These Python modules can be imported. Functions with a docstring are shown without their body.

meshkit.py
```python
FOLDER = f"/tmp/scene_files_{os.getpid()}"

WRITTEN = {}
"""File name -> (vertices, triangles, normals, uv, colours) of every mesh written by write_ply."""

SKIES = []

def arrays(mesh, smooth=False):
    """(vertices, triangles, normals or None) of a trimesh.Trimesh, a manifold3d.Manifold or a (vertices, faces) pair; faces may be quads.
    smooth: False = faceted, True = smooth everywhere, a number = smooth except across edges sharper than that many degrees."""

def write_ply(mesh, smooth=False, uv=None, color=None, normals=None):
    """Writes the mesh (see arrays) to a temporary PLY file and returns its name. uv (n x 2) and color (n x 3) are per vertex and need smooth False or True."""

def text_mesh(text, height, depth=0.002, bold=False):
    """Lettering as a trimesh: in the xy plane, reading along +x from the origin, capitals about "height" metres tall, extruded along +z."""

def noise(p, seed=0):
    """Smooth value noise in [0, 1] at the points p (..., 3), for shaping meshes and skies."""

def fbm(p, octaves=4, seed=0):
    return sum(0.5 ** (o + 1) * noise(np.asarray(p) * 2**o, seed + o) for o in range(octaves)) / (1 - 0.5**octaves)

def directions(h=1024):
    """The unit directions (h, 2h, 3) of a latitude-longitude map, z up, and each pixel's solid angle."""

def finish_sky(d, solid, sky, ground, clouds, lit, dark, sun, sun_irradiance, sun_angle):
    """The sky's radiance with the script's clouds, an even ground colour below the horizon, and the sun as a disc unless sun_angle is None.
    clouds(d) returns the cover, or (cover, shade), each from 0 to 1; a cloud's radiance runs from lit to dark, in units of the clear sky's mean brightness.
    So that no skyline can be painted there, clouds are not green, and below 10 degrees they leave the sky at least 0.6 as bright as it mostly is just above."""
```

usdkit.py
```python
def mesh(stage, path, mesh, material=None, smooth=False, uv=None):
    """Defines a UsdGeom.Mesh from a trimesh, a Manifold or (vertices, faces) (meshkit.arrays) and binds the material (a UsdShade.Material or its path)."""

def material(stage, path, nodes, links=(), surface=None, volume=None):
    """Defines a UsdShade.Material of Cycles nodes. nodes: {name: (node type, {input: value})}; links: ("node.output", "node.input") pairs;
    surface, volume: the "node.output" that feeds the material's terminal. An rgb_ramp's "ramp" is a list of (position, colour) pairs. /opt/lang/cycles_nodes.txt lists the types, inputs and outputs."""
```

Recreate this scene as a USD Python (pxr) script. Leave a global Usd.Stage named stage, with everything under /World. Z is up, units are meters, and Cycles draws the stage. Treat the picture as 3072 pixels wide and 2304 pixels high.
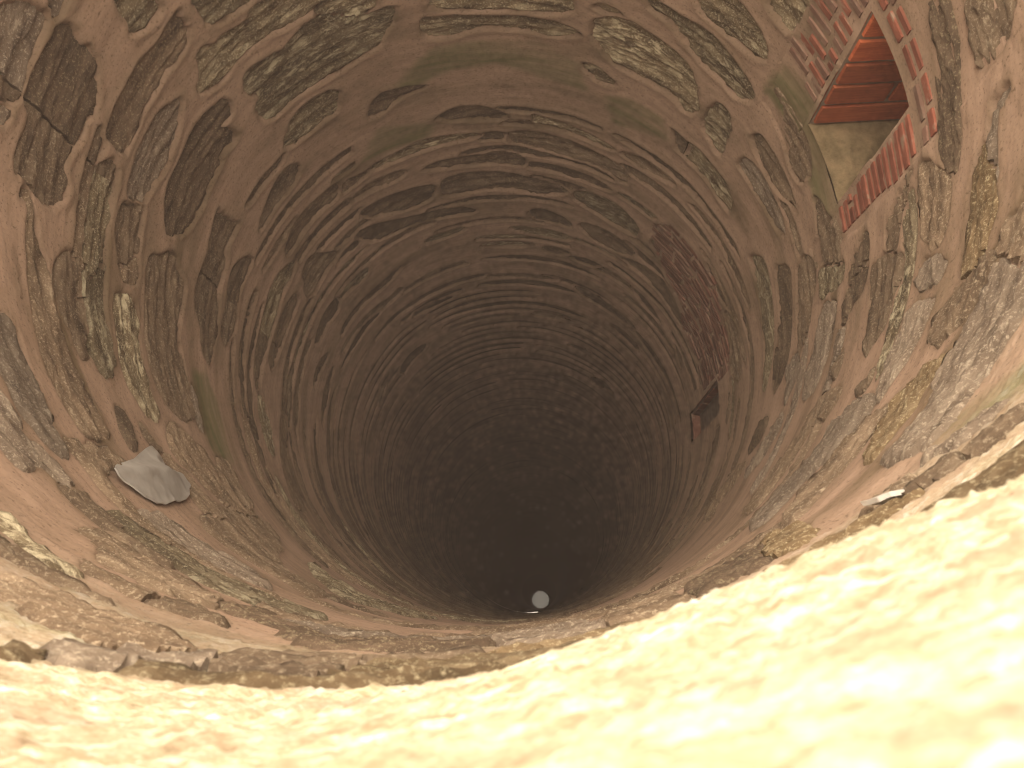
import math, numpy as np, shapely, trimesh, usdkit
from shapely.geometry import Polygon, box
from shapely import affinity
from scipy.spatial import cKDTree
from pxr import Gf, Sdf, Usd, UsdGeom, UsdLux, UsdShade, Vt
from meshkit import noise, fbm

stage = Usd.Stage.CreateInMemory()
UsdGeom.SetStageUpAxis(stage, "Z")
UsdGeom.SetStageMetersPerUnit(stage, 1.0)
stage.SetDefaultPrim(UsdGeom.Xform.Define(stage, "/World").GetPrim())
UsdGeom.Scope.Define(stage, "/World/Looks")
PI = math.pi

# ---------------------------------------------------------------- camera, sky, sun, exposure
# the well's axis is the z axis, its wall has a radius of 1 m; the camera leans over the near rim
R = 1.0
CAM = np.array([0.174, -0.939, 0.0])
EXPOSURE = 3.4
cam = UsdGeom.Camera.Define(stage, "/World/camera")
MR = [[0.9995503035, 0.0, 0.0299865091], [0.0065517432, 0.9758392558, -0.2183914410], [-0.0292620127, 0.2184896950, 0.9754004243]]
m4 = Gf.Matrix4d(1.0)
for c in range(3):            # rows of a USD matrix are the camera's axes in the world
    for r in range(3):
        m4[c, r] = MR[r][c]
m4.SetTranslateOnly(Gf.Vec3d(*map(float, CAM)))
cam.AddTransformOp().Set(m4)
cam.CreateHorizontalApertureAttr(36.0)
cam.CreateVerticalApertureAttr(27.0)
cam.CreateFocalLengthAttr(35.156)
cam.CreateFStopAttr(15.0)
cam.CreateFocusDistanceAttr(4.2)
cam.CreateExposureAttr(EXPOSURE)
cam.CreateClippingRangeAttr(Gf.Vec2f(0.01, 10000))

SUN_EL, SUN_ROT = math.radians(77), math.radians(-30)      # rotation = atan2(x, y) of the direction towards the sun
sd = np.array([math.sin(SUN_ROT) * math.cos(SUN_EL), math.cos(SUN_ROT) * math.cos(SUN_EL), math.sin(SUN_EL)])
dome = UsdLux.DomeLight.Define(stage, "/World/sky")
dome.GetPrim().SetCustomDataByKey("kind", "structure")
sky = usdkit.material(stage, "/World/Looks/sky_overcast", {
    "s": ("sky_texture", {"sky_type": "single_scattering", "sun_disc": False, "sun_elevation": SUN_EL, "sun_rotation": SUN_ROT}),
    "tc": ("texture_coordinate", {}),
    "n": ("noise_texture", {"scale": 2.2, "detail": 6.0, "roughness": 0.55}),
    "r": ("rgb_ramp", {"ramp": [(0.30, (0.72, 0.72, 0.72)), (0.60, (0.97, 0.97, 0.97))]}),
    "c": ("mix_color", {"a": (0.55, 0.55, 0.55), "b": (4.6, 4.05, 3.1)}),
    "b": ("background_shader", {"strength": 0.115})},
    [("tc.generated", "n.vector"), ("n.fac", "r.fac"), ("r.color", "c.fac"), ("s.color", "c.a"), ("c.result", "b.color")], surface="b.background")
UsdShade.MaterialBindingAPI.Apply(dome.GetPrim()).Bind(sky)
sun = UsdLux.DistantLight.Define(stage, "/World/sun")
sun.CreateIntensityAttr(0.12)
sun.CreateAngleAttr(60.0)
sun.CreateNormalizeAttr(True)
sun.CreateColorAttr(Gf.Vec3f(1.0, 0.90, 0.74))
zax = Gf.Vec3d(*map(float, sd))
sun.AddTransformOp().Set(Gf.Matrix4d(Gf.Rotation(Gf.Vec3d(0, 0, 1), zax), Gf.Vec3d(0, 0, 0)))

# ---------------------------------------------------------------- helpers
used = {}
def numbered(path):
    n = used.get(path, 0); used[path] = n + 1
    return path if n == 0 else f"{path}_{n:03d}"
def put(name, mesh, mat, parent="/World", smooth=True, **custom):
    p = numbered(f"{parent}/{name}")
    g = usdkit.mesh(stage, p, mesh, mat, smooth=smooth)
    for k, v in custom.items():
        g.GetPrim().SetCustomDataByKey(k, v)
    return g
def group(name, parent="/World", **custom):
    x = UsdGeom.Xform.Define(stage, numbered(f"{parent}/{name}"))
    for k, v in custom.items():
        x.GetPrim().SetCustomDataByKey(k, v)
    return str(x.GetPath())
def primvar(g, name, values):
    UsdGeom.PrimvarsAPI(g).CreatePrimvar(name, Sdf.ValueTypeNames.FloatArray, "vertex").Set(Vt.FloatArray.FromNumpy(np.asarray(values, np.float32)))
def sstep(a, b, x):
    t = np.clip((x - a) / (b - a), 0, 1)
    return t * t * (3 - 2 * t)
rng = np.random.default_rng(7)

# ---------------------------------------------------------------- materials
def stone_material(name, dark, mid, light, fleck, amount, rough=0.85, bump=0.6, flake_scale=26.0):
    """Weathered sandstone: mottled, layered along the bed, pale mineral flecks and salt crusts on its ridges."""
    return usdkit.material(stage, "/World/Looks/" + name, {
        "g": ("geometry", {}),
        "m": ("mapping", {"mapping_type": "point", "scale": (0.6, 0.6, 1.8)}),
        "n1": ("noise_texture", {"scale": 10.0, "detail": 9.0, "roughness": 0.72}),
        "n2": ("noise_texture", {"scale": flake_scale, "detail": 8.0, "roughness": 0.72}),
        "n3": ("noise_texture", {"scale": 3.0, "detail": 3.0}),
        "n4": ("noise_texture", {"scale": 150.0, "detail": 4.0, "roughness": 0.75}),
        "o": ("object_info", {}),
        "r1": ("rgb_ramp", {"ramp": [(0.34, dark), (0.49, mid), (0.62, light)]}),
        "mul": ("math", {"math_type": "multiply"}),
        "r2": ("rgb_ramp", {"ramp": [(0.56 - amount, (0, 0, 0)), (0.66 - amount, (1, 1, 1))]}),
        "r3": ("rgb_ramp", {"ramp": [(0.38, (0.12, 0.12, 0.12)), (0.62, (1, 1, 1))]}),
        "r4": ("rgb_ramp", {"ramp": [(0.53, (0, 0, 0)), (0.64, (0.62, 0.62, 0.62))]}),
        "mx": ("mix_color", {"b": fleck}),
        "mg": ("mix_color", {"b": tuple(1.15 * c for c in fleck)}),
        "hs": ("hsv", {"saturation": 1.0}),
        "ov": ("map_range", {"value": 0.5, "from_min": 0.0, "from_max": 1.0, "to_min": 0.85, "to_max": 1.4}),
        "add": ("math", {"math_type": "add"}), "ad2": ("math", {"math_type": "multiply_add", "value2": 0.5}),
        "sx": ("separate_xyz", {}), "bs": ("map_range", {"range_type": "linear", "clamp": True, "from_min": -5.0, "from_max": -2.2, "to_min": 0.06 * bump, "to_max": bump}),   # worn smoother with depth
        "b": ("bump", {"distance": 0.012}),
        "p": ("principled_bsdf", {"roughness": rough, "specular_ior_level": 0.35, "diffuse_roughness": 0.5})},
        [("g.position", "m.vector"), ("m.vector", "n1.vector"), ("m.vector", "n2.vector"), ("g.position", "n3.vector"), ("g.position", "n4.vector"),
         ("n1.fac", "r1.fac"), ("n2.fac", "r2.fac"), ("n3.fac", "r3.fac"), ("n4.fac", "r4.fac"),
         ("r2.color", "mul.value1"), ("r3.color", "mul.value2"), ("mul.value", "mx.fac"), ("r1.color", "mx.a"),
         ("r4.color", "mg.fac"), ("mx.result", "mg.a"), ("mg.result", "hs.color"), ("o.random", "ov.value"), ("ov.result", "hs.value"), ("hs.color", "p.base_color"),
         ("n1.fac", "add.value1"), ("n2.fac", "add.value2"), ("n4.fac", "ad2.value1"), ("add.value", "ad2.value3"), ("ad2.value", "b.height"), ("g.position", "sx.vector"), ("sx.z", "bs.value"), ("bs.result", "b.strength"), ("b.normal", "p.normal")], surface="p.BSDF")

STONES = [
    stone_material("brown_sandstone", (0.075, 0.048, 0.029), (0.150, 0.100, 0.063), (0.225, 0.157, 0.103), (0.38, 0.30, 0.21), -0.02),
    stone_material("grey_sandstone", (0.088, 0.061, 0.043), (0.168, 0.122, 0.087), (0.228, 0.173, 0.127), (0.40, 0.33, 0.25), 0.0),
    stone_material("salt_crusted_sandstone", (0.056, 0.038, 0.022), (0.130, 0.092, 0.053), (0.23, 0.175, 0.11), (0.48, 0.41, 0.28), 0.06),
    stone_material("dark_sandstone", (0.055, 0.035, 0.022), (0.105, 0.068, 0.043), (0.165, 0.110, 0.072), (0.30, 0.24, 0.15), -0.05),
    stone_material("ochre_sandstone", (0.058, 0.036, 0.016), (0.130, 0.083, 0.042), (0.21, 0.148, 0.085), (0.40, 0.33, 0.21), -0.02),
]
mortar_mat = usdkit.material(stage, "/World/Looks/pink_lime_mortar", {
    "g": ("geometry", {}), "s": ("attribute", {"attribute": "green"}), "d": ("attribute", {"attribute": "dirt"}), "a": ("attribute", {"attribute": "algae"}),
    "m": ("mapping", {"mapping_type": "point", "scale": (1.0, 1.0, 2.6)}),
    "n1": ("noise_texture", {"scale": 2.4, "detail": 6.0, "roughness": 0.6}),
    "n2": ("noise_texture", {"scale": 24.0, "detail": 6.0, "roughness": 0.65}),
    "n3": ("noise_texture", {"scale": 120.0, "detail": 3.0, "roughness": 0.6}),
    "r1": ("rgb_ramp", {"ramp": [(0.30, (0.220, 0.150, 0.098)), (0.50, (0.320, 0.212, 0.150)), (0.70, (0.390, 0.260, 0.188))]}),
    "r2": ("rgb_ramp", {"ramp": [(0.30, (0.84, 0.83, 0.79)), (0.55, (1.0, 1.0, 1.0)), (0.75, (1.05, 1.04, 1.0))]}),
    "r3": ("rgb_ramp", {"ramp": [(0.31, (0.42, 0.38, 0.32)), (0.40, (0.94, 0.94, 0.94)), (0.60, (1.06, 1.06, 1.06))]}),
    "mm": ("mix", {"mix_type": "multiply", "fac": 1.0}), "m3": ("mix", {"mix_type": "multiply", "fac": 0.8}),
    "mz": ("mapping", {"mapping_type": "point", "scale": (0.6, 0.6, 4.5)}), "mt": ("mapping", {"mapping_type": "point", "scale": (0.3, 0.3, 1.5)}), "ng": ("noise_texture", {"scale": 3.2, "detail": 7.0, "roughness": 0.62}), "rg": ("rgb_ramp", {"ramp": [(0.32, (0.15, 0.15, 0.15)), (0.62, (1, 1, 1))]}),
    "gm": ("math", {"math_type": "multiply"}), "mg": ("mix_color", {"b": (0.135, 0.125, 0.055)}),
    "dm": ("math", {"math_type": "multiply"}), "md": ("mix_color", {"b": (0.105, 0.072, 0.036)}),
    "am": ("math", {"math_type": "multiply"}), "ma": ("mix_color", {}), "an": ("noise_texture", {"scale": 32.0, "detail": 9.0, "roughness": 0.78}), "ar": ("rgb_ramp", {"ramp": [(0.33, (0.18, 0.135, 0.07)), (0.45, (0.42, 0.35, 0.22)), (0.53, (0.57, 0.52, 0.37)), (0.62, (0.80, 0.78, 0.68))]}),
    "ad": ("math", {"math_type": "multiply_add", "value2": 0.9}),
    "sx": ("separate_xyz", {}), "bs": ("map_range", {"range_type": "linear", "clamp": True, "from_min": -4.5, "from_max": -2.0, "to_min": 0.02, "to_max": 0.28}),
    "b": ("bump", {"distance": 0.006}),
    "p": ("principled_bsdf", {"roughness": 0.8, "specular_ior_level": 0.3, "diffuse_roughness": 0.4})},
    [("g.position", "m.vector"), ("m.vector", "n1.vector"), ("g.position", "mt.vector"), ("mt.vector", "n2.vector"), ("g.position", "n3.vector"), ("g.position", "mz.vector"), ("mz.vector", "ng.vector"),
     ("n1.fac", "r1.fac"), ("n2.fac", "r2.fac"), ("n3.fac", "r3.fac"), ("r1.color", "mm.color1"), ("r2.color", "mm.color2"), ("mm.color", "m3.color1"), ("r3.color", "m3.color2"),
     ("ng.fac", "rg.fac"), ("rg.color", "gm.value1"), ("s.fac", "gm.value2"), ("gm.value", "mg.fac"), ("m3.color", "mg.a"),
     ("rg.color", "dm.value1"), ("d.fac", "dm.value2"), ("dm.value", "md.fac"), ("mg.result", "md.a"),
     ("rg.color", "am.value1"), ("a.fac", "am.value2"), ("am.value", "ma.fac"), ("md.result", "ma.a"), ("m.vector", "an.vector"), ("an.fac", "ar.fac"), ("ar.color", "ma.b"), ("ma.result", "p.base_color"),
     ("n3.fac", "ad.value1"), ("n2.fac", "ad.value3"), ("ad.value", "b.height"), ("g.position", "sx.vector"), ("sx.z", "bs.value"), ("bs.result", "b.strength"), ("b.normal", "p.normal")], surface="p.BSDF")
def plain(name, c0, c1, scale=14.0, rough=0.8, bump=0.3, stretch=1.0, spec=0.35, dist=0.006, smear=None):
    return usdkit.material(stage, "/World/Looks/" + name, {
        "g": ("geometry", {}), "m": ("mapping", {"mapping_type": "point", "scale": (1, 1, stretch)}), "o": ("object_info", {}),
        "n": ("noise_texture", {"scale": scale, "detail": 7.0, "roughness": 0.65}), "r": ("rgb_ramp", {"ramp": [(0.32, c0), (0.56 if smear else 0.66, c1)] + ([(0.64, smear)] if smear else [])}),
        "ov": ("map_range", {"value": 0.5, "from_min": 0.0, "from_max": 1.0, "to_min": 0.7, "to_max": 1.25}), "hs": ("hsv", {}),
        "b": ("bump", {"strength": bump, "distance": dist}), "p": ("principled_bsdf", {"roughness": rough, "specular_ior_level": spec})},
        [("g.position", "m.vector"), ("m.vector", "n.vector"), ("n.fac", "r.fac"), ("r.color", "hs.color"), ("o.random", "ov.value"), ("ov.result", "hs.value"), ("hs.color", "p.base_color"), ("n.fac", "b.height"), ("b.normal", "p.normal")], surface="p.BSDF")
brick_red = plain("red_brick", (0.19, 0.060, 0.038), (0.28, 0.095, 0.060), 16, 0.8, 0.5, 2.5, smear=(0.30, 0.20, 0.145))
brick_worn = plain("worn_brick", (0.20, 0.095, 0.068), (0.27, 0.155, 0.112), 16, 0.85, 0.5, 2.0, smear=(0.31, 0.21, 0.15))
brick_faded = plain("faded_brick", (0.17, 0.072, 0.05), (0.24, 0.115, 0.08), 16, 0.85, 0.4, 2.0, smear=(0.29, 0.19, 0.14))
brick_deep = plain("reveal_brick", (0.42, 0.085, 0.035), (0.60, 0.165, 0.065), 12, 0.7, 0.3, 9.0)
joint_mat = plain("brick_joint_mortar", (0.24, 0.18, 0.13), (0.40, 0.30, 0.23), 20, 0.9, 0.4)
soil_mat = plain("sill_dirt", (0.105, 0.078, 0.040), (0.26, 0.185, 0.105), 18, 0.95, 0.8, dist=0.015)
paper_mat = plain("pale_paper", (0.50, 0.45, 0.40), (0.70, 0.65, 0.60), 13, 0.5, 0.6, spec=0.5, dist=0.008)
ground_mat = plain("trodden_earth", (0.16, 0.12, 0.08), (0.28, 0.21, 0.14), 1.5, 0.95, 0.5, dist=0.05)
water_mat = usdkit.material(stage, "/World/Looks/well_water", {
    "f": ("fresnel", {"IOR": 1.62}), "g": ("glossy_bsdf", {"roughness": 0.0, "color": (1, 1, 1)}), "d": ("diffuse_bsdf", {"color": (0.010, 0.009, 0.006)}), "x": ("mix_closure", {})},
    [("f.fac", "x.fac"), ("d.BSDF", "x.closure1"), ("g.BSDF", "x.closure2")], surface="x.closure")

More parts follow.
